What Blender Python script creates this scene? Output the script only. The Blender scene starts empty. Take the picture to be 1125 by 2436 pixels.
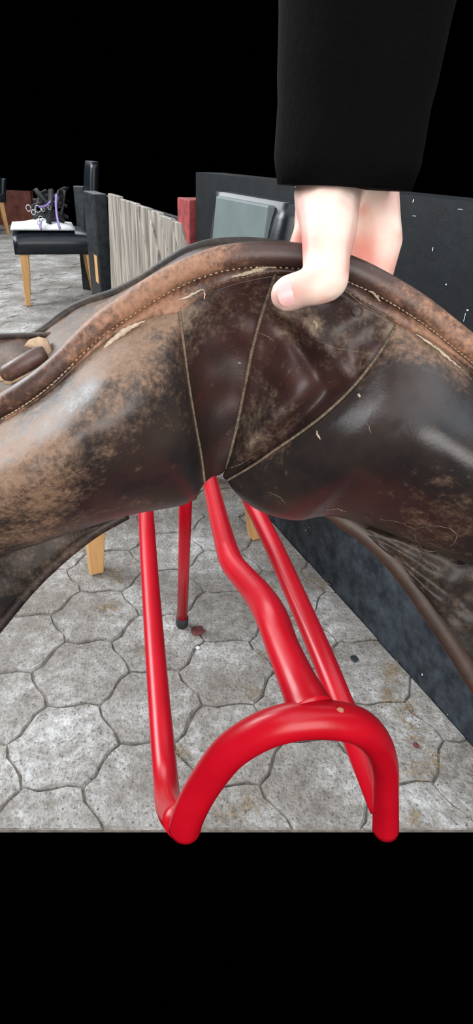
import bpy, bmesh, math, random
from mathutils import Vector, Matrix, noise
random.seed(7)
C = bpy.context.scene.collection
S = bpy.context.scene
V = Vector

# ------------------------------------------------------------------ camera
FPX = 1400.0
PITCH = math.atan(847.0 / FPX)
ROLL = 0.040
H = 1.08 * math.cos(PITCH)
CAM = V((0, 0, H))
_F = V((0, math.cos(PITCH), -math.sin(PITCH)))
_R0 = V((1, 0, 0)); _U0 = V((0, math.sin(PITCH), math.cos(PITCH)))
_R = _R0 * math.cos(ROLL) + _U0 * math.sin(ROLL)
_U = _U0 * math.cos(ROLL) - _R0 * math.sin(ROLL)
cd = bpy.data.cameras.new('camera'); co = bpy.data.objects.new('camera', cd); C.objects.link(co)
cd.sensor_fit = 'VERTICAL'; cd.sensor_height = 36.0; cd.sensor_width = 36.0
cd.lens = FPX / 2436.0 * 36.0
cd.clip_start = 0.01
M4 = Matrix(((_R.x, _U.x, -_F.x, CAM.x), (_R.y, _U.y, -_F.y, CAM.y), (_R.z, _U.z, -_F.z, CAM.z), (0, 0, 0, 1)))
co.matrix_world = M4
S.camera = co

# ------------------------------------------------------------------ world, lights, exposure
w = bpy.data.worlds.new('world'); S.world = w; w.use_nodes = True
w.node_tree.nodes['Background'].inputs[0].default_value = (0, 0, 0, 1)
w.node_tree.nodes['Background'].inputs[1].default_value = 0.0
S.view_settings.view_transform = 'Standard'; S.view_settings.look = 'None'
S.view_settings.gamma = 1.0; S.view_settings.exposure = 0.0
S.view_settings.use_curve_mapping = False

def area(name, loc, target, sx, sy, power, col):
    l = bpy.data.lights.new(name, 'AREA'); l.shape = 'RECTANGLE'; l.size = sx; l.size_y = sy
    l.energy = power; l.color = col
    o = bpy.data.objects.new(name, l); C.objects.link(o); o.location = loc
    o.rotation_euler = (V(target) - V(loc)).to_track_quat('-Z', 'Y').to_euler()
    return o
# the barn is open to an overcast sky behind, above and to the left of the viewer
area('daylight_above', (0.5, 0.4, 3.4), (0.1, 0.9, 0.3), 6.5, 3.4, 125, (0.88, 0.94, 1.0))
area('daylight_far', (-2.6, 6.2, 3.2), (-1.8, 5.2, 0.0), 3.5, 3.5, 170, (0.93, 0.97, 1.0))
area('daylight_left', (-3.7, 2.1, 2.6), (-0.5, 1.8, 0.3), 2.4, 2.0, 250, (0.95, 0.98, 1.0))
area('daylight_behind', (0.4, -2.3, 1.45), (0.1, 0.8, 0.5), 3.0, 2.0, 115, (1.0, 0.98, 0.95))

# ------------------------------------------------------------------ helpers
def W(px, py, Z):
    return CAM + _F * Z + _R * ((px - 562.5) / FPX * Z) + _U * ((1218.0 - py) / FPX * Z)
def ray(px, py):
    return _F + _R * ((px - 562.5) / FPX) + _U * ((1218.0 - py) / FPX)
def G(px, py, z=0.0):
    r = ray(px, py); t = (z - CAM.z) / r.z
    return CAM + r * t
def lerp(a, b, t): return a + (b - a) * t
def cat(pts, n):
    """n+1 samples of a Catmull-Rom curve through tuples pts, even in chord length"""
    P = [tuple(map(float, p)) for p in pts]; m = len(P)
    d = [0]
    for i in range(1, m): d.append(d[-1] + max(1e-9, math.dist(P[i][:2], P[i-1][:2]) if len(P[i]) > 2 and abs(P[i][0]) > 3 else math.dist(P[i], P[i-1])))
    out = []
    for k in range(n + 1):
        s = d[-1] * k / n; i = 0
        while i < m - 2 and s > d[i+1]: i += 1
        t = (s - d[i]) / (d[i+1] - d[i])
        p0 = P[i-1] if i > 0 else tuple(2*a-b for a, b in zip(P[i], P[i+1])); p1 = P[i]; p2 = P[i+1]
        p3 = P[i+2] if i + 2 < m else tuple(2*a-b for a, b in zip(P[i+1], P[i]))
        out.append(tuple(0.5 * (2*b + (c-a)*t + (2*a-5*b+4*c-e)*t*t + (3*b-a-3*c+e)*t**3) for a, b, c, e in zip(p0, p1, p2, p3)))
    return out
def link(name, me, mat, parent=None, smooth=True):
    o = bpy.data.objects.new(name, me); C.objects.link(o)
    if mat is not None: me.materials.append(mat)
    if smooth:
        me.polygons.foreach_set('use_smooth', [True] * len(me.polygons))
    if parent is not None: o.parent = parent; o.matrix_parent_inverse = parent.matrix_world.inverted() if False else Matrix.Translation(-parent.location) if parent.rotation_euler[2] == 0 else parent.matrix_basis.inverted()
    return o
def mesh(name, vs, fs):
    me = bpy.data.meshes.new(name); me.from_pydata([tuple(v) for v in vs], [], fs); me.update()
    bm = bmesh.new(); bm.from_mesh(me); bmesh.ops.recalc_face_normals(bm, faces=bm.faces); bm.to_mesh(me); bm.free()
    return me
def empty(name, loc, label=None, cat_=None, group=None, rz=0):
    o = bpy.data.objects.new(name, None); C.objects.link(o); o.location = loc; o.rotation_euler = (0, 0, rz)
    o.empty_display_size = 0.05
    if label: tag(o, label, cat_, group)
    return o
def tag(o, label, cat_=None, group=None, kind=None):
    if label: o['label'] = label
    if cat_: o['category'] = cat_
    if group: o['group'] = group
    if kind: o['kind'] = kind
    return o
def tube_geo(P, R, n=16, squash=None, cap=True):
    P = [V(p) for p in P]; m = len(P)
    if not hasattr(R, '__len__'): R = [R] * m
    vs = []; fs = []
    t0 = (P[1] - P[0]).normalized()
    nrm = t0.orthogonal().normalized()
    for i in range(m):
        t = ((P[min(i+1, m-1)] - P[max(i-1, 0)])).normalized()
        nrm = (nrm - t * nrm.dot(t)).normalized(); b = t.cross(nrm)
        for k in range(n):
            a = 2 * math.pi * k / n
            vs.append(P[i] + (nrm * math.cos(a) + b * math.sin(a)) * R[i])
    for i in range(m - 1):
        for k in range(n):
            fs.append((i*n+k, i*n+(k+1) % n, (i+1)*n+(k+1) % n, (i+1)*n+k))
    if cap:
        fs.append(tuple(range(n))[::-1]); fs.append(tuple((m-1)*n+k for k in range(n)))
    return vs, fs
def tube(name, P, R, mat, parent=None, n=16):
    return link(name, mesh(name, *tube_geo(P, R, n)), mat, parent)
def boxgeo(a, b):
    x0, y0, z0 = a; x1, y1, z1 = b
    vs = [(x, y, z) for x in (x0, x1) for y in (y0, y1) for z in (z0, z1)]
    return vs, [(0,1,3,2),(4,6,7,5),(0,4,5,1),(2,3,7,6),(0,2,6,4),(1,5,7,3)]
def bevel(me, w_, seg=2):
    bm = bmesh.new(); bm.from_mesh(me)
    bmesh.ops.bevel(bm, geom=bm.edges[:], offset=w_, segments=seg, affect='EDGES', profile=0.6)
    bm.to_mesh(me); bm.free(); return me
def prism(name, quad_a, quad_b, mat, parent=None, bev=0.0, seg=2, smooth=False):
    """eight corners: two loops of four world points"""
    vs = [V(p) for p in quad_a] + [V(p) for p in quad_b]
    fs = [(3,2,1,0),(4,5,6,7)] + [(i, (i+1) % 4, 4+(i+1) % 4, 4+i) for i in range(4)]
    me = mesh(name, vs, fs)
    if bev: bevel(me, bev, seg)
    return link(name, me, mat, parent, smooth)

# ------------------------------------------------------------------ materials
class NT:
    def __init__(s, name):
        s.m = bpy.data.materials.new(name); s.m.use_nodes = True; s.t = s.m.node_tree
        s.b = s.t.nodes['Principled BSDF']; s.g = s.t.nodes.new('ShaderNodeNewGeometry')
    def n(s, k, **kw):
        x = s.t.nodes.new(k)
        for a, v in kw.items(): setattr(x, a, v)
        return x
    def l(s, a, b): s.t.links.new(a, b)
    def noise(s, scale, detail=4, rough=0.6, vec=None, stretch=None):
        x = s.n('ShaderNodeTexNoise'); x.inputs['Scale'].default_value = scale
        x.inputs['Detail'].default_value = detail; x.inputs['Roughness'].default_value = rough
        src = vec or s.g.outputs['Position']
        if stretch:
            mp = s.n('ShaderNodeMapping'); mp.inputs['Scale'].default_value = stretch; s.l(src, mp.inputs['Vector']); src = mp.outputs[0]
        s.l(src, x.inputs['Vector']); return x.outputs['Fac']
    def ramp(s, fac, stops):
        r = s.n('ShaderNodeValToRGB'); e = r.color_ramp.elements
        while len(e) < len(stops): e.new(0.5)
        for q, (p, c) in zip(e, stops): q.position = p; q.color = (*c, 1) if len(c) == 3 else c
        s.l(fac, r.inputs[0]); return r.outputs[0]
    def math(s, op, a, b):
        x = s.n('ShaderNodeMath', operation=op)
        for i, v in enumerate((a, b)):
            if hasattr(v, 'links'): s.l(v, x.inputs[i])
            else: x.inputs[i].default_value = v
        return x.outputs[0]
    def mix(s, fac, a, b):
        x = s.n('ShaderNodeMix', data_type='RGBA')
        if hasattr(fac, 'links'): s.l(fac, x.inputs[0])
        else: x.inputs[0].default_value = fac
        for i, v in ((6, a), (7, b)):
            if hasattr(v, 'links'): s.l(v, x.inputs[i])
            else: x.inputs[i].default_value = (*v, 1)
        return x.outputs[2]
    def col(s, v):
        if hasattr(v, 'links'): s.l(v, s.b.inputs['Base Color'])
        else: s.b.inputs['Base Color'].default_value = (*v, 1)
    def rough(s, v):
        if hasattr(v, 'links'): s.l(v, s.b.inputs['Roughness'])
        else: s.b.inputs['Roughness'].default_value = v
    def bump(s, h, strength, dist):
        x = s.n('ShaderNodeBump'); x.inputs['Strength'].default_value = strength; x.inputs['Distance'].default_value = dist
        s.l(h, x.inputs['Height']); s.l(x.outputs[0], s.b.inputs['Normal'])

def m_simple(name, col, rough=0.5, var=0.15, scale=30, bump=0.0, bd=0.001, spec=0.5, metal=0.0):
    t = NT(name); f = t.noise(scale)
    t.col(t.ramp(f, [(0.3, tuple(c * (1 - var) for c in col)), (0.7, tuple(min(1, c * (1 + var)) for c in col))]))
    t.rough(rough); t.b.inputs['Specular IOR Level'].default_value = spec; t.b.inputs['Metallic'].default_value = metal
    if bump: t.bump(t.noise(scale * 3), bump, bd)
    return t.m

def m_leather(name, dark, mid, tan, bias=0.0, rough=0.36):
    """old saddle leather; the vertex attribute 'wear' says where the finish is rubbed off"""
    t = NT(name)
    at = t.n('ShaderNodeAttribute', attribute_name='wear')
    n1 = t.noise(16, 5, 0.6); n2 = t.noise(95, 8, 0.72); n3 = t.noise(330, 4, 0.7)
    base = t.mix(t.ramp(n1, [(0.38, (0, 0, 0)), (0.66, (1, 1, 1))]), dark, mid)
    n2 = t.math('ADD', t.math('MULTIPLY', t.math('SUBTRACT', n2, 0.5), 1.6), 0.5); n4 = t.noise(42, 5, 0.65)
    f = t.math('ADD', t.math('MULTIPLY', n2, 0.62), t.math('MULTIPLY', n1, 0.25))
    f = t.math('ADD', f, t.math('MULTIPLY', n3, 0.62)); f = t.math('ADD', f, t.math('MULTIPLY', t.math('SUBTRACT', t.math('MULTIPLY', n4, 1.9), 0.45), 0.38))
    f = t.math('ADD', f, t.math('MULTIPLY', at.outputs['Fac'], 0.60))
    f = t.math('ADD', f, bias - 0.09)
    fac = t.ramp(f, [(0.0, (0, 0, 0)), (0.90, (0, 0, 0)), (1.0, (0.75, 0.75, 0.75))])
    f2 = t.math('MULTIPLY', f, 0.75)
    fac2 = t.ramp(f2, [(0.0, (0, 0, 0)), (0.60, (0, 0, 0)), (0.72, (0.28,)*3), (0.90, (1, 1, 1))])
    tn = t.mix(t.ramp(n3, [(0.35, (0, 0, 0)), (0.65, (1, 1, 1))]), tuple(c * 0.8 for c in tan), tuple(min(1, c * 1.25) for c in tan))
    c1 = t.mix(fac2, base, tn)
    t.col(c1)
    r = t.ramp(f2, [(0.55, (rough,) * 3), (0.95, (0.62,) * 3)])
    t.rough(r)
    h = t.math('ADD', t.math('MULTIPLY', n2, 0.5), t.math('MULTIPLY', n3, 0.3))
    t.bump(h, 0.35, 0.0011)
    return t.m

MAT = {}
MAT['leather'] = m_leather('panel_leather', (0.020, 0.018, 0.019), (0.050, 0.034, 0.028), (0.22, 0.135, 0.088), -0.095, 0.31)
MAT['gusset'] = m_leather('gusset_leather', (0.016, 0.014, 0.013), (0.060, 0.021, 0.018), (0.19, 0.135, 0.095), -0.15, 0.46)
MAT['welt'] = m_leather('welt_leather', (0.045, 0.025, 0.022), (0.105, 0.052, 0.040), (0.32, 0.165, 0.10), 0.03, 0.42)
MAT['flap'] = m_leather('flap_leather', (0.012, 0.009, 0.009), (0.035, 0.022, 0.018), (0.12, 0.08, 0.055), -0.05, 0.5)
MAT['seat'] = m_leather('seat_leather', (0.03, 0.022, 0.02), (0.085, 0.05, 0.036), (0.18, 0.11, 0.07), 0.0, 0.5)
MAT['thread'] = m_simple('linen_thread', (0.36, 0.27, 0.18), 0.85, 0.45, 500)
MAT['thread_dark'] = m_simple('old_thread', (0.17, 0.125, 0.085), 0.85, 0.5, 300)
MAT['felt'] = m_simple('torn_felt', (0.55, 0.38, 0.25), 0.95, 0.3, 200, 0.6, 0.002)
MAT['lint'] = m_simple('pale_backing', (0.52, 0.42, 0.31), 0.9, 0.3, 300, 0.5, 0.001)
MAT['rubber'] = m_simple('black_rubber', (0.02, 0.022, 0.026), 0.6)
def m_red():
    t = NT('red_paint')
    f = t.noise(9); base = t.ramp(f, [(0.3, (0.47, 0.003, 0.012)), (0.7, (0.60, 0.006, 0.020))])
    ch = t.ramp(t.noise(38, 6, 0.7), [(0.735, (0, 0, 0)), (0.76, (1, 1, 1))])
    t.col(t.mix(ch, base, (0.35, 0.10, 0.06))); t.rough(0.30); t.b.inputs['Specular IOR Level'].default_value = 0.4
    t.bump(t.noise(60), 0.12, 0.0008); return t.m
MAT['red'] = m_red()
MAT['rust'] = m_simple('chipped_primer', (0.42, 0.17, 0.10), 0.7, 0.4, 900, 0.5, 0.0005)
def m_concrete(name, a, b, c, spk=True):
    t = NT(name)
    n1 = t.noise(5, 6, 0.62); n2 = t.noise(42, 6, 0.72); n3 = t.noise(160, 3, 0.7)
    f = t.math('ADD', t.math('MULTIPLY', n1, 0.55), t.math('MULTIPLY', n2, 0.45))
    base = t.ramp(f, [(0.36, a), (0.50, b), (0.64, c)])
    base = t.mix(t.ramp(n3, [(0.33, (0.55,) * 3), (0.5, (0, 0, 0))]), base, tuple(x * 0.45 for x in a))
    vo = t.n('ShaderNodeTexVoronoi'); vo.inputs['Scale'].default_value = 68; t.l(t.g.outputs['Position'], vo.inputs['Vector'])
    s1 = t.ramp(vo.outputs['Distance'], [(0.10, (0.75,) * 3), (0.17, (0, 0, 0))])
    base = t.mix(s1, base, (0.07, 0.065, 0.065))
    dirt = t.ramp(t.noise(2.3, 4, 0.6), [(0.42, (0, 0, 0)), (0.66, (0.6,)*3)])
    base = t.mix(dirt, base, (0.17, 0.145, 0.115))
    t.col(base); t.rough(0.85)
    h = t.math('ADD', t.math('MULTIPLY', n2, 1.0), t.math('MULTIPLY', n3, 0.45)); t.bump(h, 1.0, 0.010)
    return t.m
MAT['concrete'] = m_concrete('paver_concrete', (0.19, 0.17, 0.15), (0.40, 0.38, 0.36), (0.76, 0.76, 0.77))
MAT['joint'] = m_simple('dirt_filled_joint', (0.19, 0.165, 0.14), 0.95, 0.5, 60, 0.8, 0.004)
def m_slate(name, a, b, scale):
    t = NT(name); f = t.noise(scale, 6, 0.7); t.col(t.ramp(f, [(0.4, a), (0.62, b)])); t.rough(t.ramp(f, [(0.3, (0.35,)*3), (0.7, (0.6,)*3)]))
    t.bump(t.noise(scale * 2.2, 5, 0.7), 0.3, 0.003); return t.m
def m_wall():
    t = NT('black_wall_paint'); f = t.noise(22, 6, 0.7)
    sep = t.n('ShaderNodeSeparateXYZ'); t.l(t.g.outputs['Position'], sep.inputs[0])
    low_lit = t.ramp(t.math('ADD', sep.outputs['Z'], t.math('MULTIPLY', f, 0.25)), [(0.46, (1, 1, 1)), (0.66, (0, 0, 0))])  # lower wall paler: light falling there put into the colour, with dust smears
    upper_tone = t.ramp(f, [(0.4, (0.0045, 0.0065, 0.0085)), (0.62, (0.009, 0.012, 0.015))])
    lit_dusty = t.ramp(f, [(0.38, (0.013, 0.018, 0.024)), (0.66, (0.055, 0.070, 0.084))])
    t.col(t.mix(low_lit, upper_tone, lit_dusty)); t.rough(0.55); t.b.inputs['Specular IOR Level'].default_value = 0.3
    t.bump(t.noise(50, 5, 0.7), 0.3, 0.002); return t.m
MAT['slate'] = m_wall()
MAT['dark_paint'] = m_slate('black_post_paint', (0.008, 0.011, 0.014), (0.02, 0.026, 0.03), 30)
MAT['black_leather'] = m_simple('black_upholstery', (0.008, 0.012, 0.018), 0.32, 0.3, 60, 0.2, 0.001)
MAT['back_sheen'] = m_simple('painted_back_sheen', (0.15, 0.19, 0.19), 0.45, 0.15, 8)  # daylight sheen on the black leather, painted as a grey green base colour
def m_wood(name, a, b, rough=0.5, st=(1, 1, 0.06), scale=45):
    t = NT(name); f = t.noise(scale, 5, 0.65, stretch=st); t.col(t.ramp(f, [(0.32, a), (0.68, b)])); t.rough(rough)
    t.bump(f, 0.35, 0.003); return t.m
MAT['oak'] = m_wood('oak_leg', (0.52, 0.27, 0.10), (0.74, 0.43, 0.18))
MAT['old_wood'] = m_wood('weathered_plank', (0.10, 0.085, 0.082), (0.52, 0.47, 0.40), 0.4)
MAT['red_post'] = m_simple('faded_red_paint', (0.30, 0.045, 0.045), 0.6, 0.45, 40, 0.4, 0.003)
MAT['white_pad'] = m_simple('white_pad', (0.75, 0.78, 0.78), 0.7)
MAT['lilac'] = m_simple('lilac_webbing', (0.28, 0.19, 0.48), 0.6)
MAT['web'] = m_simple('black_webbing', (0.012, 0.011, 0.014), 0.55)
MAT['steel'] = m_simple('steel', (0.6, 0.6, 0.6), 0.25, 0.1, 30, metal=1.0)
MAT['brick'] = m_simple('red_brown_wall', (0.16, 0.05, 0.035), 0.8, 0.5, 10)
MAT['straw'] = m_simple('straw', (0.30, 0.21, 0.10), 0.8, 0.5, 100)
MAT['clay'] = m_simple('dried_red_clay', (0.14, 0.035, 0.035), 0.8, 0.4, 120, 0.5, 0.002)
MAT['chip'] = m_simple('white_chip', (0.7, 0.75, 0.85), 0.6)
MAT['sleeve'] = m_simple('black_cloth', (0.0015, 0.0015, 0.002), 0.95, 0.2, 80, 0.3, 0.002, spec=0.1)
def m_skin():
    t = NT('skin'); f = t.noise(38, 4, 0.6)
    at = t.n('ShaderNodeAttribute', attribute_name='flush')  # redness of the skin, also used to paint shading at the creases
    t.col(t.mix(at.outputs['Fac'], t.ramp(f, [(0.36, (0.90, 0.60, 0.52)), (0.62, (0.95, 0.76, 0.66))]), (0.80, 0.26, 0.20))); t.rough(0.5)
    t.b.inputs['Subsurface Weight'].default_value = 0.25; t.b.inputs['Subsurface Radius'].default_value = (0.9, 0.35, 0.25)
    t.b.inputs['Subsurface Scale'].default_value = 0.004
    t.bump(t.noise(500, 3), 0.12, 0.0006); return t.m
MAT['skin'] = m_skin()
MAT['nail'] = m_simple('thumb_nail', (0.88, 0.50, 0.50), 0.3, 0.08, 60)
MAT['nail_tip'] = m_simple('nail_tip', (0.80, 0.66, 0.46), 0.4, 0.1, 60)

# ------------------------------------------------------------------ the setting: floor of interlocking pavers
NEAR_L, NEAR_R = G(-700, 1972), G(1850, 1972)
wallA, wallB = G(640, 1230), G(1125, 1770)
wdir = (wallB - wallA).normalized()           # towards the viewer
wn = V((-wdir.y, wdir.x, 0)).normalized()
if wn.dot(CAM - wallA) < 0: wn = -wn           # from the wall into the yard
def WP(px, py, off=0.0):
    """point where the view ray through a pixel meets the wall plane (moved off metres into the yard)"""
    r = ray(px, py); p0 = wallA + wn * off
    t = (p0 - CAM).dot(wn) / r.dot(wn)
    return CAM + r * t
wall_far = wallA - wdir * 9.0
FARY = G(20, 535).y
# floor polygon: near edge, wall line, far edge, left edge
nd = (NEAR_R - NEAR_L).normalized(); nn = V((-nd.y, nd.x, 0))
if nn.y < 0: nn = -nn
def side(p, a, n_): return (p - a).dot(n_)
left_a = G(-160, 1972); left_b = V((G(-60, 560).x - 0.4, FARY, 0))
ld = (left_b - left_a).normalized(); ln = V((ld.y, -ld.x, 0))
clips = [(NEAR_L, nn), (wallA - wn*1.6, wn), (V((0, FARY, 0)), V((0, -1, 0))), (left_a, ln)]
def clip_poly(P, a, n_):
    out = []
    for i in range(len(P)):
        p, q = P[i], P[(i+1) % len(P)]; dp, dq = side(p, a, n_), side(q, a, n_)
        if dp >= 0: out.append(p)
        if (dp < 0) != (dq < 0): out.append(p + (q - p) * (dp / (dp - dq)))
    return out
big = [V((-30, -5, 0)), V((30, -5, 0)), V((30, 30, 0)), V((-30, 30, 0))]
for a, n_ in clips: big = clip_poly(big, a, n_)
S_END = (WP(214, 620) - wallA).dot(wdir)          # the wall starts here; beyond it the floor runs on
wallclip = (wallA, wn)
def slab(poly, z0, z1):
    n = len(poly)
    return [V((p.x, p.y, z1)) for p in poly] + [V((p.x, p.y, z0)) for p in poly], \
        [tuple(range(n)), tuple(range(2*n-1, n-1, -1))] + [(i, i+n, (i+1) % n + n, (i+1) % n) for i in range(n)]
floor = link('floor', mesh('floor', *slab(big, -0.0095, -0.007)), MAT['joint'], None, False)
floor['kind'] = 'structure'; floor['label'] = 'grey concrete floor of interlocking hexagonal pavers'
RH = 0.101
v0 = G(290, 1405); ang = 0.06
ux, uy = V((math.cos(ang), math.sin(ang), 0)), V((-math.sin(ang), math.cos(ang), 0))
c0 = v0 + ux * RH                                # a paver whose left corner is that joint
def outline(k):
    rnd = random.Random(k); pts = []
    for e in range(6):
        a, b = [V((math.cos(math.pi/3*q), math.sin(math.pi/3*q), 0)) * RH for q in (e, e+1)]
        nrm = V(((b-a).y, -(b-a).x, 0)).normalized()
        for s_ in range(4):
            t = s_ / 4
            pts.append(a.lerp(b, t) + nrm * (0.0050 * math.sin(2*math.pi*t) ))
    g = 0.0001 + 0.0015 * rnd.random()
    return [p * (1 - g / RH) + V((rnd.uniform(-1, 1), rnd.uniform(-1, 1), 0)) * 0.0013 for p in pts]
def paver_mesh(pts, k):
    n = len(pts); cx = sum((p for p in pts), V()) / n; rnd = random.Random(k)
    vs = []; 
    for p in pts: vs.append(V((p.x, p.y, -0.0075)))
    for p in pts:
        d = (cx - p); q = p + d.normalized() * min(rnd.uniform(.0018, .0055), d.length * 0.4)
        vs.append(V((q.x, q.y, -0.0008 + 0.0012 * rnd.random())))
    fs = [(i, (i+1) % n, n+(i+1) % n, n+i) for i in range(n)] + [tuple(range(n, 2*n))]
    return mesh('paver', vs, fs)
variants = [outline(k) for k in range(8)]
vmesh = [paver_mesh(o_, k) for k, o_ in enumerate(variants)]
for m_ in vmesh: m_.materials.append(MAT['concrete'])
cells = []
for i in range(-60, 60):
    for j in range(-60, 90):
        c = c0 + ux * (1.5 * RH * i) + uy * (math.sqrt(3) * RH * (j + 0.5 * (i % 2)))
        if (c - wallA).dot(wdir) > S_END and side(c, wallA, wn) < -RH: continue
        if all(side(c, a, n_) > -RH for a, n_ in clips): cells.append(c)
def inframe(c):
    d = c - CAM; z = d.dot(_F)
    if z < 0.1: return False
    px = 562.5 + d.dot(_R)/z*FPX; py = 1218 - d.dot(_U)/z*FPX
    return -120 < px < 1245 and 480 < py < 2060
cells.sort(key=lambda c: (not inframe(c), (c - CAM).length))
rot = Matrix.Rotation(ang, 3, 'Z')
restv, restf = [], []
for n_c, c in enumerate(cells):
    k = n_c % 8; z = random.uniform(-0.0030, 0.0012)
    lclips = clips + ([wallclip] if (c - wallA).dot(wdir) > S_END else [])
    whole = all(side(c, a, n_) > RH * 1.02 for a, n_ in lclips)
    near = n_c < 298 and inframe(c)
    if near and whole:
        o = bpy.data.objects.new('paver', vmesh[k]); C.objects.link(o); o.parent = floor
        o.location = (c.x, c.y, z); o.rotation_euler = (random.uniform(-.014, .014), random.uniform(-.014, .014), ang)
        continue
    P = [rot @ p + c for p in variants[k]]
    for a, n_ in lclips:
        if P: P = clip_poly(P, a + n_ * 0.002, n_)
    if len(P) < 3: continue
    area_ = abs(sum(P[i].x*P[(i+1) % len(P)].y - P[(i+1) % len(P)].x*P[i].y for i in range(len(P)))) / 2
    if area_ < 0.0004: continue
    if near:
        ctr = sum(P, V()) / len(P)
        me = paver_mesh([p - ctr for p in P], k); me.materials.append(MAT['concrete'])
        o = bpy.data.objects.new('paver', me); C.objects.link(o); o.parent = floor; o.location = (ctr.x, ctr.y, z)
    else:
        b = len(restv); m = len(P)
        restv += [V((p.x, p.y, z)) for p in P] + [V((p.x, p.y, -0.0075)) for p in P]
        restf.append(tuple(range(b, b+m))); restf += [(b+i, b+m+i, b+m+(i+1) % m, b+(i+1) % m) for i in range(m)]
ro = link('paver_field', mesh('paver_field', restv, restf), MAT['concrete'], floor, False); ro['kind'] = 'stuff'

# ------------------------------------------------------------------ the setting: black wall on the right
def wall_box(name, s0, s1, z0, z1, th, mat, off=0.0, parent=None, bev=0.0):
    """box along the wall line; s in metres from wallA towards the viewer"""
    a = wallA + wdir * s0 + wn * off; b = wallA + wdir * s1 + wn * off
    q0 = [a + V((0, 0, z0)), b + V((0, 0, z0)), b + V((0, 0, z1)), a + V((0, 0, z1))]
    q1 = [p - wn * th for p in q0]
    return prism(name, q0, q1, mat, parent, bev)
def s_of(px, py): return (WP(px, py) - wallA).dot(wdir)
sj = s_of(466, 520)
TOPZ = 0.877
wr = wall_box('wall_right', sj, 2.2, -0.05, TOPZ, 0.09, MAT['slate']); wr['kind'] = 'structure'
wr['label'] = 'black painted wall along the right of the paved floor'
# flecks of chipped paint
fv, ff = [], []
for (px, py, a, l_) in [(983,478,.0035,.006),(1029,593,.003,.008),(1061,677,.004,.003),(1112,738,.006,.003),(985,514,.012,.0012),(1095,498,.014,.0012),(1105,755,.002,.016),
                        (967,1405,.004,.004),(985,1425,.003,.007),(992,1435,.003,.008),(1010,1460,.004,.007),(1004,1605,.004,.007),(1113,1635,.003,.004),(727,1262,.004,.003),(735,1255,.003,.002),(1064,1700,.002,.004)]:
    p = WP(px, py, 0.0008); b = len(fv)
    for (i, j) in ((-1,-.6),(-.2,-1),(1,-.3),(.5,1),(-.6,.8)):
        fv.append(p + wdir*a*i*0.45 + V((0,0,l_*j*0.45)))
    fv.append(p + wn*0.0006)
    ff += [(b+i, b+(i+1) % 5, b+5) for i in range(5)]
o = link('paint_chips', mesh('paint_chips', fv, ff), MAT['chip'], wr, False); o['kind'] = 'stuff'; o['label'] = 'pale chips where the black paint has flaked'
# red post, dark jambs further along the wall
s1, s0 = s_of(462, 520), s_of(432, 520)
def structure(o, lab): o['kind'] = 'structure'; o['label'] = lab; return o
structure(wall_box('trim_1', s0, s1 - 0.004, 0, 0.80, 0.08, MAT['red_post'], 0.015, None, 0.004), 'faded red painted post at the end of the black wall')
sb0, sb1 = s_of(222, 600), s_of(246, 600)
pst = structure(wall_box('trim_2', sb0, sb1, 0, 0.735, 0.07, MAT['dark_paint'], 0.03, None, 0.006), 'black painted post beside the leaning planks, chipped to bare wood')
wall_box('bare_wood_chip', s_of(236.5, 600), s_of(243, 600), 0.30, 0.44, 0.002, MAT['oak'], 0.0315, pst)
_a, _b = G(197, 688), G(219, 690)
structure(prism('trim_3', [_a, _b, _b + V((0,0,.70)), _a + V((0,0,.70))], [p + V((.01,.06,0)) for p in (_a, _b, _b + V((0,0,.70)), _a + V((0,0,.70)))], MAT['dark_paint'], None, .004), 'dark narrow post behind the chair with the white pad')
structure(wall_box('wall_back', s_of(224, 600), s_of(430, 590), 0, 0.72, 0.03, MAT['dark_paint'], -0.05), 'dark boarding behind the leaning planks')
# far red brown wall
a, b = V((G(-120, 540).x, FARY - 0.02, 0)), V((G(75, 540).x, FARY - 0.02, 0))
structure(prism('wall_left', [a + V((0,0,-.05)), b + V((0,0,-.05)), b + V((0,0,.42)), a + V((0,0,.42))],
      [p + V((0, .12, 0)) for p in (a + V((0,0,-.05)), b + V((0,0,-.05)), b + V((0,0,.42)), a + V((0,0,.42)))], MAT['brick']), 'low red brown wall far off at the end of the floor')

# leaning weathered planks
pl = empty('plank_panel', wallA + wdir * s_of(340, 640) + wn*0.02, 'weathered grey planks leaning side by side against the wall left of the red post', 'planks')
lines = [((256, 467), (263, 660)), ((282, 467), (303, 640)), ((319, 467), (358, 640)), ((345, 467), (383, 640)), ((367, 467), (402, 610)), ((394, 467), (424, 600)), ((414, 467), (440, 580))]
def plank_line(l, z0, z1, off):
    p, q = WP(*l[0], off), WP(*l[1], off)
    d = (q - p); f = lambda z: p + d * ((z - p.z) / d.z)
    return f(z0), f(z1)
for i in range(len(lines) - 1):
    off = 0.012 + 0.006 * (i % 3)
    z1 = 0.742 - 0.003 * i + 0.01 * random.random()
    a0, a1 = plank_line(lines[i], 0.0, z1, off); b0, b1 = plank_line(lines[i+1], 0.0, z1, off)
    g = (b1 - a1).normalized() * 0.003
    q0 = [a0 + g, b0 - g, b1 - g, a1 + g]
    prism('plank', q0, [p - wn * 0.022 for p in q0], MAT['old_wood'], pl, 0.003)

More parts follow.
